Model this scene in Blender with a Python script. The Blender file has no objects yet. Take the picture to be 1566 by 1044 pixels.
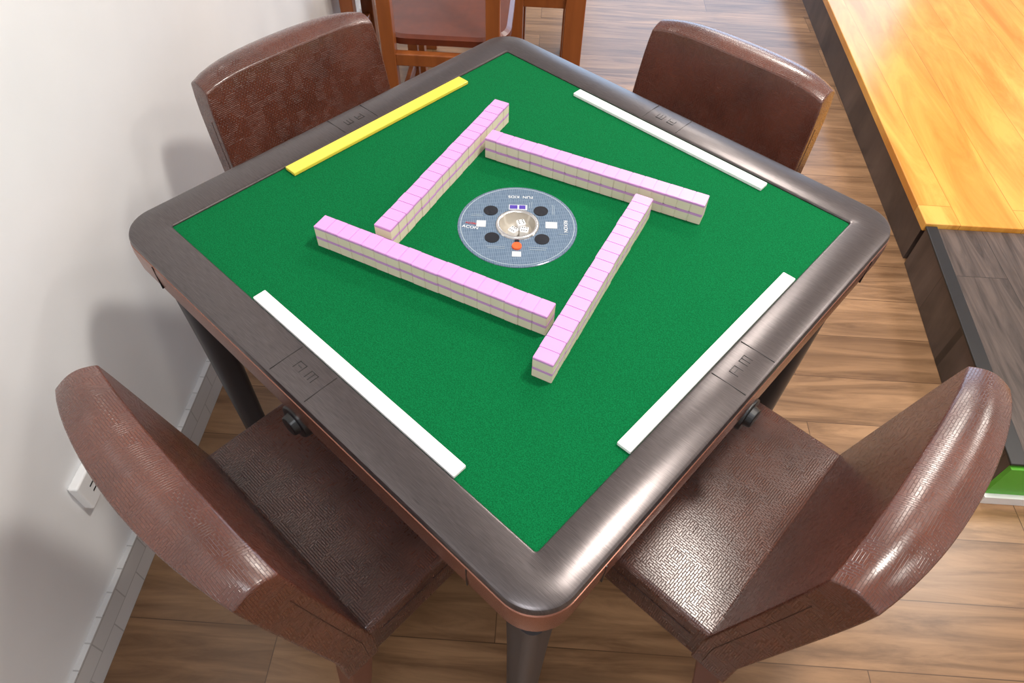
import bpy, bmesh, math, random
from math import *
from mathutils import Matrix, Vector
random.seed(3)
A=radians(-39.5)
D=bpy.data; C=bpy.context
C.scene.view_settings.view_transform='Standard'
def T(x,y): return (x*cos(A)-y*sin(A), x*sin(A)+y*cos(A))

# ---------- node helpers ----------
def mat(name, col=(.5,.5,.5), rough=.5, metal=0, **kw):
    m=D.materials.new(name); m.use_nodes=True
    b=m.node_tree.nodes['Principled BSDF']
    b.inputs['Base Color'].default_value=(*col,1); b.inputs['Roughness'].default_value=rough
    b.inputs['Metallic'].default_value=metal
    for k,v in kw.items(): b.inputs[k.replace('_',' ')].default_value=v
    return m
def N(m,t,**kw):
    n=m.node_tree.nodes.new(t)
    for k,v in kw.items():
        if k in n.inputs: n.inputs[k].default_value=v
        else: setattr(n,k,v)
    return n
def L(m,a,b): m.node_tree.links.new(a,b)
def BS(m): return m.node_tree.nodes['Principled BSDF']
def ramp(m,stops,fac):
    r=N(m,'ShaderNodeValToRGB'); e=r.color_ramp.elements
    while len(e)<len(stops): e.new(.5)
    for i,(p,c) in enumerate(stops): e[i].position=p; e[i].color=(*c,1)
    L(m,fac,r.inputs[0]); return r.outputs[0]
def mapping(m,scale=(1,1,1),rot=(0,0,0),src='Object'):
    tc=N(m,'ShaderNodeTexCoord'); mp=N(m,'ShaderNodeMapping')
    mp.inputs['Scale'].default_value=scale; mp.inputs['Rotation'].default_value=rot
    L(m,tc.outputs[src],mp.inputs[0]); return mp.outputs[0]
def bump(m,h,strength=.3,dist=.002):
    b=N(m,'ShaderNodeBump'); b.inputs['Strength'].default_value=strength; b.inputs['Distance'].default_value=dist
    L(m,h,b.inputs['Height']); L(m,b.outputs[0],BS(m).inputs['Normal'])
def mix(m,a,b,f,mode='MIX'):
    n=N(m,'ShaderNodeMix'); n.data_type='RGBA'; n.blend_type=mode
    for i,v in ((6,a),(7,b)):
        if isinstance(v,tuple): n.inputs[i].default_value=(*v,1)
        else: L(m,v,n.inputs[i])
    if isinstance(f,(int,float)): n.inputs[0].default_value=f
    else: L(m,f,n.inputs[0])
    return n.outputs[2]

# ---------- materials ----------
def planks(name,rot,w,h,c1,c2,mortar,grainc,rough,gs,amt=.75):
    m=mat(name,rough=rough)
    v=mapping(m,rot=(0,0,rot))
    br=N(m,'ShaderNodeTexBrick'); br.offset=.37; br.inputs['Scale'].default_value=1
    br.inputs['Brick Width'].default_value=w; br.inputs['Row Height'].default_value=h
    br.inputs['Mortar Size'].default_value=.0012; br.inputs['Mortar Smooth'].default_value=.3
    br.inputs['Color1'].default_value=(*c1,1); br.inputs['Color2'].default_value=(*c2,1); br.inputs['Mortar'].default_value=(*mortar,1)
    L(m,v,br.inputs['Vector'])
    mp=N(m,'ShaderNodeMapping'); mp.inputs['Scale'].default_value=(gs[0],gs[1],1); L(m,v,mp.inputs[0])
    add=N(m,'ShaderNodeVectorMath'); add.operation='MULTIPLY_ADD'
    L(m,br.outputs['Color'],add.inputs[0]); add.inputs[1].default_value=(37,91,0); L(m,mp.outputs[0],add.inputs[2])
    no=N(m,'ShaderNodeTexNoise',Scale=1.0,Detail=8,Roughness=.66,Distortion=.8); L(m,add.outputs[0],no.inputs['Vector'])
    g=ramp(m,[(.36,(0,0,0)),(.64,(1,1,1))],no.outputs[0])
    n2=mix(m,br.outputs['Color'],grainc,g)
    col=mix(m,br.outputs['Color'],n2,amt)
    L(m,col,BS(m).inputs['Base Color'])
    bump(m,br.outputs['Fac'],-.3,.001)
    return m
M_floor=planks('laminate_wood',0,1.25,.155,(.40,.228,.117),(.26,.142,.070),(.07,.035,.018),(.12,.060,.028),.28,(2.2,22),.85)
M_plat=planks('golden_pine',pi/2,2.4,.19,(.84,.41,.075),(.90,.49,.11),(.35,.15,.03),(.62,.235,.03),.22,(1.6,10),.9)
M_dark=planks('charcoal_oak',pi/2,1.6,.2,(.145,.105,.088),(.10,.072,.060),(.012,.01,.01),(.026,.018,.015),.4,(3,38),.9)

def leather(name,w,h_,bs,lo,hi,rg,coat):
    m=mat(name,(.09,.03,.02),.36)
    uv=mapping(m,src='UV')
    no=N(m,'ShaderNodeTexNoise',Scale=9,Detail=2); L(m,uv,no.inputs['Vector'])
    n3=N(m,'ShaderNodeTexNoise',Scale=260,Detail=2); L(m,uv,n3.inputs['Vector'])
    def brick(w,h,rot):
        mp=N(m,'ShaderNodeMapping'); mp.inputs['Rotation'].default_value=(0,0,rot); L(m,uv,mp.inputs[0])
        w1=N(m,'ShaderNodeTexBrick'); w1.inputs['Scale'].default_value=1
        w1.inputs['Brick Width'].default_value=w; w1.inputs['Row Height'].default_value=h; w1.inputs['Mortar Size'].default_value=h*.17; w1.inputs['Mortar Smooth'].default_value=.9
        w1.inputs['Color1'].default_value=(1,1,1,1); w1.inputs['Color2'].default_value=(.6,.6,.6,1); w1.inputs['Mortar'].default_value=(0,0,0,1)
        L(m,mp.outputs[0],w1.inputs['Vector']); return w1.outputs['Color']
    a=brick(w,h_,0); b=brick(w,h_,pi/2)
    ck=N(m,'ShaderNodeTexVoronoi',Scale=52); ck.distance='CHEBYCHEV'; ck.inputs['Randomness'].default_value=.6; L(m,uv,ck.inputs['Vector'])
    f=ramp(m,[(.50,(0,0,0)),(.52,(1,1,1))],ck.outputs['Color'])
    h=mix(m,mix(m,a,b,f),n3.outputs[0],.15)
    bump(m,h,bs,.0011)
    c=mix(m,lo,hi,h)
    c2=mix(m,c,tuple(x*.85 for x in lo),ramp(m,[(.4,(0,0,0)),(.8,(1,1,1))],no.outputs[0]))
    L(m,c2,BS(m).inputs['Base Color'])
    r=N(m,'ShaderNodeMapRange'); r.inputs['To Min'].default_value=rg[0]; r.inputs['To Max'].default_value=rg[1]
    L(m,h,r.inputs['Value']); L(m,r.outputs[0],BS(m).inputs['Roughness'])
    BS(m).inputs['Specular IOR Level'].default_value=.7
    BS(m).inputs['Coat Weight'].default_value=coat; BS(m).inputs['Coat Roughness'].default_value=.22
    return m
M_lea=leather('brown_leatherette_back',.009,.0034,.5,(.062,.016,.009),(.125,.035,.019),(.38,.22),.35)
M_seat=leather('brown_leatherette_seat',.011,.0038,.95,(.048,.015,.009),(.135,.048,.031),(.42,.25),.0)
M_seam=mat('seam_thread',(.035,.011,.007),.5)
M_leg=mat('brown_leg_lacquer',(.13,.042,.024),.35)
def feltm():
    m=mat('green_felt',(0,.16,.055),.95)
    no=N(m,'ShaderNodeTexNoise',Scale=620,Detail=2); L(m,mapping(m),no.inputs['Vector'])
    c=ramp(m,[(.35,(.001,.092,.025)),(.65,(.002,.150,.044))],no.outputs[0]); L(m,c,BS(m).inputs['Base Color'])
    bump(m,no.outputs[0],.4,.0007)
    BS(m).inputs['Specular IOR Level'].default_value=.1
    return m
M_felt=feltm()
def framem():
    m=mat('satin_dark_bronze',(.085,.07,.068),.28,.6)
    a=N(m,'ShaderNodeTexNoise',Scale=1,Detail=1); L(m,mapping(m,(45,1500,60),(0,0,radians(45))),a.inputs['Vector'])
    b=N(m,'ShaderNodeTexNoise',Scale=1,Detail=1); L(m,mapping(m,(45,1500,60),(0,0,radians(-45))),b.inputs['Vector'])
    h=mix(m,a.outputs[0],b.outputs[0],.5)
    c=ramp(m,[(.3,(.065,.055,.056)),(.7,(.125,.108,.108))],h)
    L(m,c,BS(m).inputs['Base Color']); bump(m,h,.14,.0003)
    return m
M_frame=framem()
M_bronze=mat('bronze_trim',(.30,.13,.09),.26,.65)
M_body=mat('dark_bronze_body',(.13,.062,.048),.36,.4)
M_leg2=mat('table_leg_grey',(.05,.046,.050),.4,.2)
M_black=mat('black_plastic',(.012,.012,.013),.35)
M_mark=mat('engraved_dark',(.03,.026,.026),.4)
M_pink=mat('pink_tile_back',(.66,.33,.67),.36)
M_cream=mat('ivory_tile',(.84,.73,.58),.35)
M_white=mat('white_acrylic',(.95,.95,.95),.25)
M_yel=mat('yellow_acrylic',(.95,.80,.10),.10,Transmission_Weight=.25)
def woodm(name,c1,c2):
    m=mat(name,c1,.28)
    no=N(m,'ShaderNodeTexNoise',Scale=1,Detail=5,Distortion=.4); L(m,mapping(m,(30,30,4)),no.inputs['Vector'])
    L(m,mix(m,c1,c2,no.outputs[0]),BS(m).inputs['Base Color']); return m
M_wood=woodm('cherry_wood',(.38,.115,.028),(.15,.04,.012))
M_woodd=woodm('dark_cherry_seat',(.15,.032,.012),(.08,.017,.008))
def wallm():
    m=mat('white_plaster',(.8,.8,.8),.6)
    no=N(m,'ShaderNodeTexNoise',Scale=2.2,Detail=5); L(m,mapping(m),no.inputs['Vector'])
    L(m,ramp(m,[(.3,(.77,.78,.79)),(.7,(.86,.86,.86))],no.outputs[0]),BS(m).inputs['Base Color'])
    n2=N(m,'ShaderNodeTexNoise',Scale=14,Detail=6); L(m,mapping(m),n2.inputs['Vector']); bump(m,n2.outputs[0],.12,.006)
    return m
M_wall=wallm()
def basem():
    m=mat('grey_baseboard_tile',(.6,.6,.6),.35)
    v=mapping(m,rot=(0,0,0),src='UV')
    br=N(m,'ShaderNodeTexBrick'); br.inputs['Scale'].default_value=1; br.inputs['Brick Width'].default_value=.11; br.inputs['Row Height'].default_value=.05
    br.inputs['Mortar Size'].default_value=.0015; br.inputs['Color1'].default_value=(.60,.59,.58,1); br.inputs['Color2'].default_value=(.66,.65,.64,1); br.inputs['Mortar'].default_value=(.42,.41,.40,1)
    L(m,v,br.inputs['Vector']); L(m,br.outputs[0],BS(m).inputs['Base Color']); return m
M_base=basem()
M_ceil=mat('ceiling_paint',(.8,.8,.8),.8)
M_green=mat('green_panel',(.10,.42,.03),.5)
M_whitep=mat('white_paint',(.8,.8,.8),.5)

# ---------- mesh helpers ----------
def box_uv(me):
    uv=me.uv_layers.new(name='UVMap') if not me.uv_layers else me.uv_layers[0]
    for p in me.polygons:
        n=p.normal; ax=max(range(3),key=lambda i:abs(n[i]))
        for li in p.loop_indices:
            co=me.vertices[me.loops[li].vertex_index].co
            uv.data[li].uv=((co.y,co.z),(co.x,co.z),(co.x,co.y))[ax]
def mk(name,bm,mats,parent=None,smooth=False,loc=None,rotz=None,bevel=None,seg=3,ang=40):
    me=D.meshes.new(name); bm.normal_update(); bm.to_mesh(me); bm.free()
    for m in (mats if isinstance(mats,(list,tuple)) else [mats]): me.materials.append(m)
    box_uv(me)
    o=D.objects.new(name,me); C.collection.objects.link(o)
    if parent: o.parent=parent
    if loc is not None: o.location=loc
    if rotz is not None: o.rotation_euler[2]=rotz
    if bevel:
        md=o.modifiers.new('b','BEVEL'); md.width=bevel; md.segments=seg; md.limit_method='ANGLE'; md.angle_limit=radians(ang); md.harden_normals=False
    if smooth:
        for p in me.polygons: p.use_smooth=True
        md=o.modifiers.new('w','WEIGHTED_NORMAL') if bevel else None
    return o
def empty(name,loc=(0,0,0),rotz=0):
    e=D.objects.new(name,None); C.collection.objects.link(e); e.location=loc; e.rotation_euler[2]=rotz; e.empty_display_size=.05; return e
def addbox(bm,x0,x1,y0,y1,z0,z1,mi=0):
    r=bmesh.ops.create_cube(bm,size=1)
    for v in r['verts']: v.co=Vector(((x0+x1)/2+v.co.x*(x1-x0),(y0+y1)/2+v.co.y*(y1-y0),(z0+z1)/2+v.co.z*(z1-z0)))
    fs=set(f for v in r['verts'] for f in v.link_faces)
    for f in fs: f.material_index=mi
    return r['verts']
def box(name,x0,x1,y0,y1,z0,z1,m,parent=None,bevel=None,**k):
    bm=bmesh.new(); addbox(bm,x0,x1,y0,y1,z0,z1); return mk(name,bm,m,parent,bevel=bevel,**k)
def ring(e,z,r,seg=8):
    pts=[]
    r=min(r,e)
    for k,(sx,sy) in enumerate(((1,1),(-1,1),(-1,-1),(1,-1))):
        for i in range(seg+1):
            a=pi/2*k+pi/2*i/seg
            pts.append((sx*(e-r)+r*cos(a),sy*(e-r)+r*sin(a),z))
    return pts
def loft(bm,prof,mis=None,seg=8,cap0=False,cap1=False,off=(0,0)):
    rings=[[bm.verts.new((x+off[0],y+off[1],z)) for x,y,z in ring(e,z,r,seg)] for e,z,r in prof]
    n=len(rings[0])
    for j in range(len(rings)-1):
        for i in range(n):
            f=bm.faces.new((rings[j][i],rings[j+1][i],rings[j+1][(i+1)%n],rings[j][(i+1)%n]))
            f.material_index=mis[j] if mis else 0
    if cap0: bm.faces.new(rings[0])
    if cap1: bm.faces.new(rings[-1])
    return rings
def fix(bm): bmesh.ops.recalc_face_normals(bm,faces=bm.faces[:])
def cyl(bm,r1,r2,z0,z1,x=0,y=0,n=24,mi=0):
    r=bmesh.ops.create_cone(bm,cap_ends=True,segments=n,radius1=r1,radius2=r2,depth=z1-z0,matrix=Matrix.Translation((x,y,(z0+z1)/2)))
    for f in set(f for v in r['verts'] for f in v.link_faces): f.material_index=mi
    return r['verts']

# ---------- room ----------
WX=-.80
box('floor',-.95,4.2,-2.6,5.2,-.05,0,M_floor)
box('wall_left',-.95,WX,-2.6,5.2,0,2.8,M_wall)
box('baseboard_left',WX,WX+.012,-2.6,5.2,0,.105,M_base)
box('wall_right',4.0,4.2,-2.6,5.2,0,2.8,M_wall)
box('wall_front',-.8,4.0,-2.6,-2.4,0,2.8,M_wall)
bm=bmesh.new()
addbox(bm,-.8,.2,5,5.2,0,2.8);addbox(bm,3.0,4.0,5,5.2,0,2.8);addbox(bm,.2,3,5,5.2,0,.5);addbox(bm,.2,3,5,5.2,2.5,2.8)
mk('wall_back',bm,M_wall)
box('ceiling',-.95,4.2,-2.6,5.2,2.8,2.9,M_ceil)
w=empty('window_1',(1.6,5.1,1.5))
bm=bmesh.new()
for x in (-1.4,-.03,1.34): addbox(bm,x,x+.06,-.04,.04,-1,1)
for z in (-1,.94): addbox(bm,-1.34,1.34,-.04,.04,z,z+.06)
mk('frame',bm,M_whitep,w)

def prism(name,poly,z0,z1,mats,parent=None,bevel=None,mf=None):
    bm=bmesh.new()
    a=[bm.verts.new((x,y,z0)) for x,y in poly]; b=[bm.verts.new((x,y,z1)) for x,y in poly]
    n=len(poly)
    for i in range(n): bm.faces.new((a[i],a[(i+1)%n],b[(i+1)%n],b[i]))
    bm.faces.new(b); bm.faces.new(a[::-1]); fix(bm)
    return mk(name,bm,mats,parent,bevel=bevel)
pf=empty('raised_wooden_platform')
prism('deck',[(1.225,.80),(3.95,.80),(3.95,4.95),(1.32,4.95)],.135,.165,M_plat,pf,.003)
prism('riser',[(1.235,.82),(3.95,.82),(3.95,4.95),(1.33,4.95)],0,.135,M_dark,pf)
st=empty('dark_wood_step')
prism('block',[(1.168,-.03),(3.95,-.03),(3.95,.797),(1.232,.797)],0,.15,M_dark,st,.002)
prism('edge_trim',[(1.163,-.035),(1.205,-.035),(1.262,.797),(1.227,.797)],.15,.158,M_black,st,.002)
prism('edge_trim_front',[(1.2055,-.035),(3.95,-.035),(3.95,.0),(1.2080,.0)],.15,.158,M_black,st,.002)
prism('green_face',[(1.168,-.042),(3.95,-.042),(3.95,-.03),(1.168,-.03)],.03,.145,M_green,st)
prism('white_base',[(1.165,-.054),(3.95,-.054),(3.95,-.03),(1.165,-.03)],0,.03,M_whitep,st)

# outlet
o=empty('wall_outlet',(WX,-.295,.335))
box('plate',0,.020,-.062,.062,-.038,.038,M_whitep,o,.004)
bm=bmesh.new()
for y in (-.03,.03):
    for dz in (-.008,.008): addbox(bm,.020,.0208,y-.008,y+.008,dz-.0015,dz+.0015)
mk('slots',bm,M_black,o)

# ---------- mahjong table ----------
t=empty('mahjong_table',(0,0,0),A)
bm=bmesh.new()
prof=[(.4095,.757,.003),(.4095,.7620,.004),(.411,.7640,.006),(.4135,.7648,.008),(.440,.7655,.032),(.470,.7648,.054),(.4740,.7630,.058),(.4760,.759,.060),(.4762,.753,.060),
 (.4742,.7515,.058),(.4770,.750,.060),(.4780,.735,.060),(.476,.700,.056),(.471,.692,.053),(.466,.680,.050),(.457,.650,.042),(.449,.625,.035),(.43,.612,.03),(.30,.610,.03)]
mis=[0]*8+[1]*5+[2]*6
loft(bm,prof,mis,seg=14,cap1=True); fix(bm)
o=mk('frame',bm,[M_frame,M_bronze,M_body],t,smooth=True)
md=o.modifiers.new('e','EDGE_SPLIT'); md.split_angle=radians(28)
bm=bmesh.new(); loft(bm,[(.031,.76,.031),(.4095,.76,.004)],seg=12); fix(bm)
for f in bm.faces:
    if f.normal.z<0: f.normal_flip()
mk('felt',bm,M_felt,t)
for k in range(4):
    e=D.objects.new('side_plate_%d'%(k+1),None); C.collection.objects.link(e); e.parent=t; e.rotation_euler[2]=pi/2*k
    bm=bmesh.new()
    for x in (-.040,.040): addbox(bm,x-.0004,x+.0004,-.470,-.414,.7640,.7659)
    for cx in (-.013,.013):
        s=.0075; cy=-.438; z0,z1=.7648,.7660; q=.0010
        addbox(bm,cx-s,cx+s,cy+s-q,cy+s,z0,z1); addbox(bm,cx-s,cx-s+q,cy-s,cy+s,z0,z1)
        addbox(bm,cx+s-q,cx+s,cy-s,cy+s,z0,z1)
        if cx<0: addbox(bm,cx-.004,cx+.004,cy-.0006,cy+.0006,z0,z1)
        else: addbox(bm,cx-.0006,cx+.0006,cy-s,cy+s,z0,z1)
    mk('marking',bm,M_mark,e)
    bm=bmesh.new()
    for x in (-.36,.36): addbox(bm,x-.0008,x+.0008,-.4785,-.470,.70,.750)
    mk('seams',bm,M_black,e)
    bm=bmesh.new()
    bmesh.ops.create_cone(bm,cap_ends=True,segments=32,radius1=.030,radius2=.028,depth=.024,matrix=Matrix.Translation((.0,-.468,.680))@Matrix.Rotation(pi/2,4,'X'))
    bmesh.ops.create_cone(bm,cap_ends=True,segments=32,radius1=.018,radius2=.016,depth=.012,matrix=Matrix.Translation((.0,-.484,.680))@Matrix.Rotation(pi/2,4,'X'))
    mk('knob',bm,M_black,e,bevel=.002)
i=1
for sx in (-1,1):
    for sy in (-1,1):
        bm=bmesh.new()
        loft(bm,[(.030,.62,.02),(.027,.45,.02),(.022,.012,.016),(.024,.0,.018)],off=(sx*.422,sy*.422),cap0=True,cap1=True,seg=6); fix(bm)
        mk('leg_%d'%i,bm,M_leg2,t,smooth=True).modifiers.new('e','EDGE_SPLIT'); i+=1
def discm():
    m=mat('control_disc_plastic',(.25,.33,.42),.15)
    v=mapping(m,(1,1,1),(0,0,-A))
    br=N(m,'ShaderNodeTexBrick'); br.offset=0; br.inputs['Scale'].default_value=1; br.inputs['Brick Width'].default_value=.009; br.inputs['Row Height'].default_value=.0035; br.inputs['Mortar Size'].default_value=.0003
    br.inputs['Color1'].default_value=(.095,.145,.22,1); br.inputs['Color2'].default_value=(.12,.175,.25,1); br.inputs['Mortar'].default_value=(.20,.27,.35,1)
    L(m,v,br.inputs['Vector'])
    L(m,br.outputs[0],BS(m).inputs['Base Color']); return m
M_disc=discm()
bm=bmesh.new(); loft(bm,[(.034,.7595,.034),(.034,.7612,.034),(.1005,.7618,.1005),(.102,.7612,.102),(.1025,.7595,.1025)],seg=16); fix(bm)
mk('control_disc',bm,M_disc,t,smooth=False)
M_pr=mat('disc_print',(.38,.45,.5),.4)
M_silver=mat('silver_ring',(.62,.62,.62),.25,.8)
bm=bmesh.new(); loft(bm,[(.0965,.7619,.0965),(.0975,.7620,.0975)],seg=16); fix(bm); mk('disc_ring',bm,M_pr,t)
bm=bmesh.new(); loft(bm,[(.0375,.761,.0375),(.0365,.765,.0365),(.033,.766,.033),(.031,.764,.031)],seg=12); fix(bm)
mk('bowl_rim',bm,M_silver,t,smooth=True)
bm=bmesh.new(); loft(bm,[(.031,.764,.031),(.027,.750,.027),(.016,.744,.016),(.001,.743,.001)],seg=12,cap1=True); fix(bm)
mk('dice_bowl',bm,mat('bowl_white',(.42,.38,.32),.4),t,smooth=True)
M_sqr=mat('silver_label',(.6,.63,.66),.3)
M_or=mat('orange_button',(.85,.12,.03),.3); M_blu=mat('blue_screen',(.08,.05,.35),.2)
cf=D.objects.new('control_details',None); C.collection.objects.link(cf); cf.parent=t; cf.rotation_euler[2]=-A+radians(2)
z=.7615
bm=bmesh.new()
for x,y in ((-.047,.035),(.040,.038),(-.042,-.034),(.042,-.034)): cyl(bm,.0125,.0125,z,z+.001,x,y,28)
cyl(bm,.004,.004,z,z+.001,0,-.0405,16)
mk('sensor_dots',bm,mat('dot_black',(.012,.014,.02),.25),cf)
bm=bmesh.new()
for x,y,a,b in ((-.062,.0,.008,.008),(.058,.002,.010,.008),(.0,-.072,.0075,.006)): addbox(bm,x-a,x+a,y-b,y+b,z,z+.0008)
mk('labels',bm,M_sqr,cf)
bm=bmesh.new(); cyl(bm,.0085,.0080,z,z+.003,0,-.0535,28); mk('start_button',bm,M_or,cf)
bm=bmesh.new(); addbox(bm,-.016,.016,.039,.052,z,z+.001); mk('display',bm,M_sqr,cf)
bm=bmesh.new(); addbox(bm,-.0145,-.001,.041,.0505,z+.001,z+.0014); addbox(bm,.002,.013,.041,.0505,z+.001,z+.0014); mk('display_glass',bm,M_blu,cf)
bm=bmesh.new()
for x0,y0,x1,y1 in ((-.08,.02,-.06,.02),(-.08,.024,-.062,.024),(.02,.06,.02,.045),(.024,.062,.024,.045),(.06,.03,.06,.055),(.063,.03,.063,.053),(-.02,-.055,-.05,-.055),(-.02,-.059,-.048,-.059),(.02,-.055,.05,-.055),(.022,-.06,.048,-.06),(.07,-.02,.085,-.02)):
    addbox(bm,min(x0,x1)-.0003,max(x0,x1)+.0003,min(y0,y1)-.0003,max(y0,y1)+.0003,z,z+.0006)
mk('circuit_lines',bm,M_pr,cf)
def text(s,size,loc,rot,m,parent):
    cu=D.curves.new('txt','FONT'); cu.body=s; cu.size=size; cu.align_x='CENTER'; cu.align_y='CENTER'; cu.extrude=.0002
    o=D.objects.new('lettering',cu); C.collection.objects.link(o); o.parent=parent; o.location=loc; o.rotation_euler[2]=rot; cu.materials.append(m); return o
M_txt=mat('white_print',(.75,.78,.8),.4); M_txr=mat('red_print',(.6,.03,.02),.4)
text('FUN  KIDS',.0095,(0.004,.074,z+.0006),pi,M_txt,cf)
text('ACON',.0095,(-.080,-.010,z+.0006),radians(-10),M_txt,cf)
text('ACORN',.006,(-.078,.000,z+.0006),radians(-10),M_txr,cf)
text('REXON',.009,(.082,.000,z+.0006),-pi/2,M_txt,cf)
bm=bmesh.new()
for x,y,zz,a in ((.006,.010,.7535,.3),(-.007,-.009,.7535,.9),(.012,-.008,.7535,1.4)):
    s=.0070
    r=bmesh.ops.create_cube(bm,size=2*s,matrix=Matrix.Translation((x,y,zz))@Matrix.Rotation(a,4,'Z'))
    es=set(e for v in r['verts'] for e in v.link_edges)
    bmesh.ops.bevel(bm,geom=list(es),offset=.0013,segments=2,affect='EDGES')
    mt=Matrix.Translation((x,y,zz))@Matrix.Rotation(a,4,'Z')
    for dx in(-.5,.5):
        for dy in(-.5,0,.5):
            rr=bmesh.ops.create_cone(bm,cap_ends=True,segments=10,radius1=.0013,radius2=.0013,depth=.0003,matrix=mt@Matrix.Translation((dx*s,dy*s*1.1,s+.0001)))
            for f in set(f for v in rr['verts'] for f in v.link_faces): f.material_index=1
mk('dice',bm,[M_white,M_black],cf)

# ---------- racks ----------
def strip(name,cx,cy,lx,ly,m):
    wx,wy=T(cx,cy)
    bm=bmesh.new(); addbox(bm,-lx/2,lx/2,-ly/2,ly/2,0,.007)
    o=mk(name,bm,m,bevel=.0015); o.location=(wx,wy,.7604); o.rotation_euler[2]=A
strip('tile_rack',.0485,-.398,.441,.022,M_white)
strip('tile_rack',.398,-.006,.022,.44,M_white)
strip('tile_rack',.030,.3885,.443,.022,M_white)
strip('tile_rack',-.391,.035,.028,.44,M_yel)

# ---------- tile walls ----------
def tilewall(x0,y0,x1,y1):
    n=18; Lx=hypot(x1-x0,y1-y0); p=Lx/n; ang=atan2(y1-y0,x1-x0)
    bm=bmesh.new()
    for i in range(n):
        jy=random.uniform(-.0005,.0005)
        for k in range(2):
            z0=k*.0211
            b2=bmesh.new()
            addbox(b2,-Lx/2+i*p+.00004,-Lx/2+(i+1)*p-.00004,-.0157+jy,.0157+jy,z0,z0+.0210)
            bmesh.ops.bisect_plane(b2,geom=b2.verts[:]+b2.edges[:]+b2.faces[:],plane_co=(0,0,z0+.0165),plane_no=(0,0,1))
            es=[e for e in b2.edges if e.calc_face_angle(0)>.5]
            bmesh.ops.bevel(b2,geom=es,offset=.0008,segments=2,affect='EDGES')
            for f in b2.faces: f.material_index=1 if f.calc_center_median().z>z0+.0166 else 0
            me=D.meshes.new('tmp'); b2.to_mesh(me); b2.free(); bm.from_mesh(me); D.meshes.remove(me)
    o=mk('mahjong_tile_wall',bm,[M_cream,M_pink])
    wx,wy=T((x0+x1)/2,(y0+y1)/2)
    o.location=(wx,wy,.7602); o.rotation_euler[2]=ang+A
tilewall(-.205,-.251,.192,-.1365)
tilewall(.1345,.171,.2445,-.2155)
tilewall(-.1785,.113,.218,.2355)
tilewall(-.2365,.2095,-.12,-.1915)

# ---------- chairs ----------
def backpt(s,d,h):
    zt=.812-.014*abs(s)**5; zb=.37
    z=zb+(zt-zb)*h
    k=max(0,(z-.45)/.36)
    yf=-.188-.066*k-.006*(1-s*s)*k
    yb=-.250-.062*k-.026*(1-s*s)*k
    y=yf+(yb-yf)*d
    w_=.219-.006*k-.006*(h**12)
    z+= .012*k*sin(pi*d)*(h**8)
    return Vector((s*w_,y,z))
def tube(name,pts,r,m,parent):
    cu=D.curves.new(name,'CURVE'); cu.dimensions='3D'; cu.bevel_depth=r; cu.bevel_resolution=2
    sp=cu.splines.new('POLY'); sp.points.add(len(pts)-1)
    for p,q in zip(sp.points,pts): p.co=(*q,1)
    cu.materials.append(m); o=D.objects.new(name,cu); C.collection.objects.link(o); o.parent=parent; return o
def chair(tx,ty,rot):
    wx,wy=T(tx,ty)
    e=empty('dining_chair',(wx,wy,0),rot+A)
    bm=bmesh.new(); vs=addbox(bm,-.218,.218,-.20,.155,.375,.475)
    bmesh.ops.subdivide_edges(bm,edges=bm.edges[:],cuts=9,use_grid_fill=True)
    for v in bm.verts:
        if v.co.z>.47: v.co.z+= .012*(1-(v.co.x/.218)**2)*(1-((v.co.y+.02)/.18)**2)
    mk('seat',bm,M_seat,e,smooth=True,bevel=.012,seg=4,ang=50)
    bm=bmesh.new(); vs=addbox(bm,-1,1,0,1,0,1)
    bmesh.ops.subdivide_edges(bm,edges=bm.edges[:],cuts=15,use_grid_fill=True)
    for v in bm.verts: v.co=backpt(*v.co)
    fix(bm)
    mk('backrest',bm,M_lea,e,smooth=True,bevel=.019,seg=5,ang=50)
    for j,sx in enumerate((-1,1)):
        pts=[backpt(sx,.30,h/20) for h in range(1,18)]
        tube('back_seam_%d'%(j+1),pts,.0007,M_seam,e)
    tube('seat_seam',[(-.2185,-.17,.44),(-.2185,.135,.44),(-.2165,.150,.44),(-.200,.1555,.44),(.200,.1555,.44),(.2165,.150,.44),(.2185,.135,.44),(.2185,-.17,.44)],.0008,M_seam,e)
    k=1
    for sx in(-1,1):
        for (y,dy) in ((-.215,-.06),(.125,.01)):
            bm=bmesh.new()
            rs=[]
            for z,hw,f in ((.40,.024,0),(.0,.015,1)):
                cx=sx*(.190+.005*f); cy=y+dy*f
                rs.append([bm.verts.new((cx+a*hw,cy+b*hw,z)) for a,b in((-1,-1),(1,-1),(1,1),(-1,1))])
            for i in range(4): bm.faces.new((rs[0][i],rs[1][i],rs[1][(i+1)%4],rs[0][(i+1)%4]))
            bm.faces.new(rs[0]);bm.faces.new(rs[1]);fix(bm)
            mk('leg_%d'%k,bm,M_leg,e,bevel=.004); k+=1
chair(.022,-.382,0)
chair(.422,-.013,pi/2)
chair(.005,.41,pi)
chair(-.41,.03,-pi/2)

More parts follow.
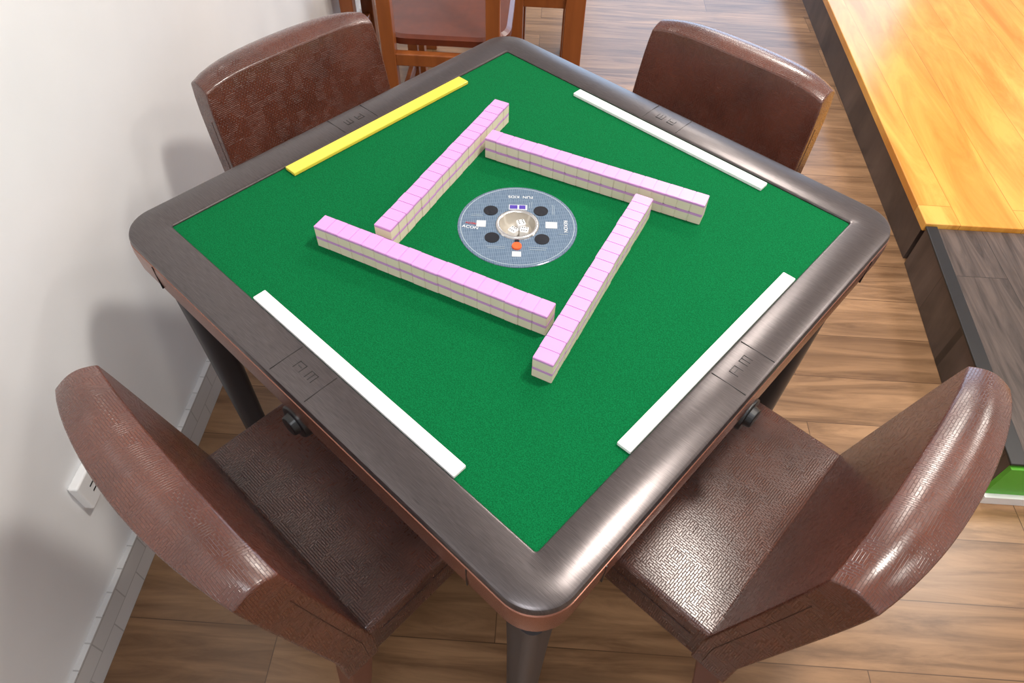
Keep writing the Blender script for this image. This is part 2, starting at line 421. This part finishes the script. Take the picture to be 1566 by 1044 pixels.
# ---------- wooden furniture in the back ----------
def wchair(x,y,rot):
    e=empty('wooden_chair',(x,y,0),rot)
    bm=bmesh.new()
    for sx in(-1,1):
        addbox(bm,sx*.165-.022,sx*.165+.022,-.22,-.18,0,.95)
        addbox(bm,sx*.165-.018,sx*.165+.018,.17,.206,0,.43)
        addbox(bm,sx*.165-.01,sx*.165+.01,-.18,.17,.15,.19)
    addbox(bm,-.145,.145,-.215,-.185,.38,.42); addbox(bm,-.145,.145,.175,.20,.36,.43)
    addbox(bm,-.145,.145,-.21,-.19,.84,.95); addbox(bm,-.145,.145,-.21,-.19,.70,.75)
    mk('frame',bm,M_wood,e,bevel=.004)
    bm=bmesh.new(); loft(bm,[(.20,.43,.09),(.215,.435,.10),(.215,.455,.10),(.20,.462,.09)],cap0=True,cap1=True); fix(bm)
    mk('seat',bm,M_woodd,e,loc=(0,.035,0),smooth=False)
def stool(x,y,rot,w=.17,th=.025):
    e=empty('wooden_stool',(x,y,0),rot)
    bm=bmesh.new()
    for sx in(-1,1):
        for sy in(-1,1): addbox(bm,sx*w-th,sx*w+th,sy*.15-th,sy*.15+th,0,.43)
        addbox(bm,sx*w-.012,sx*w+.012,-.125,.125,.36,.43); addbox(bm,sx*w-.012,sx*w+.012,-.125,.125,.12,.15)
        addbox(bm,-w+.025,w-.025,sx*.15-.012,sx*.15+.012,.34,.43)
    mk('frame',bm,M_wood,e,bevel=.004)
    box('seat',-w-.04,w+.04,-.19,.19,.43,.46,M_woodd,e,.006)
wchair(-.30,1.38,0)
stool(.015,1.86,0,.115,.037)
stool(-.60,1.86,0,.13)

# ---------- lights ----------
G=.70
def area(name,loc,sz,pw,col=(1,1,1),rot=(0,0,0)):
    l=D.lights.new(name,'AREA'); l.shape='RECTANGLE'; l.size=sz[0]; l.size_y=sz[1]; l.energy=pw*G; l.color=col
    o=D.objects.new(name,l); C.collection.objects.link(o); o.location=loc; o.rotation_euler=rot
area('ceiling_light_1',(.8,.05,2.75),(.28,.28),62,(1,.94,.86))
area('ceiling_light_2',(.9,1.9,2.75),(.4,.4),42,(1,.94,.86))
area('ceiling_light_3',(-.1,-1.3,2.75),(.6,.6),22,(.90,.95,1))
area('ceiling_light_4',(2.6,1.0,2.75),(.6,.6),38,(1,.94,.86))
area('ceiling_light_5',(2.6,-1.2,2.75),(.6,.6),22,(1,.94,.86))
area('ceiling_light_6',(1.2,3.6,2.75),(.6,.6),32,(1,.94,.86))
area('window_daylight',(1.6,4.95,1.5),(2.6,1.9),65,(.45,.68,1),(radians(-90),0,0))
wd=D.worlds.new('w'); C.scene.world=wd; wd.use_nodes=True
wd.node_tree.nodes['Background'].inputs[0].default_value=(.8,.88,1,1); wd.node_tree.nodes['Background'].inputs[1].default_value=1.0

# ---------- camera ----------
cd=D.cameras.new('cam'); cam=D.objects.new('camera',cd); C.collection.objects.link(cam); C.scene.camera=cam
cd.sensor_width=36; cd.sensor_fit='HORIZONTAL'; cd.lens=1063/1566*36; cd.clip_start=.02
x,y=T(.598,-.680)
Rm=Matrix.Rotation(radians(41.46)+A,4,'Z')@Matrix.Rotation(radians(39.33),4,'X')@Matrix.Rotation(radians(2.07),4,'Z')
cam.matrix_world=Matrix.Translation((x,y,1.553))@Rm
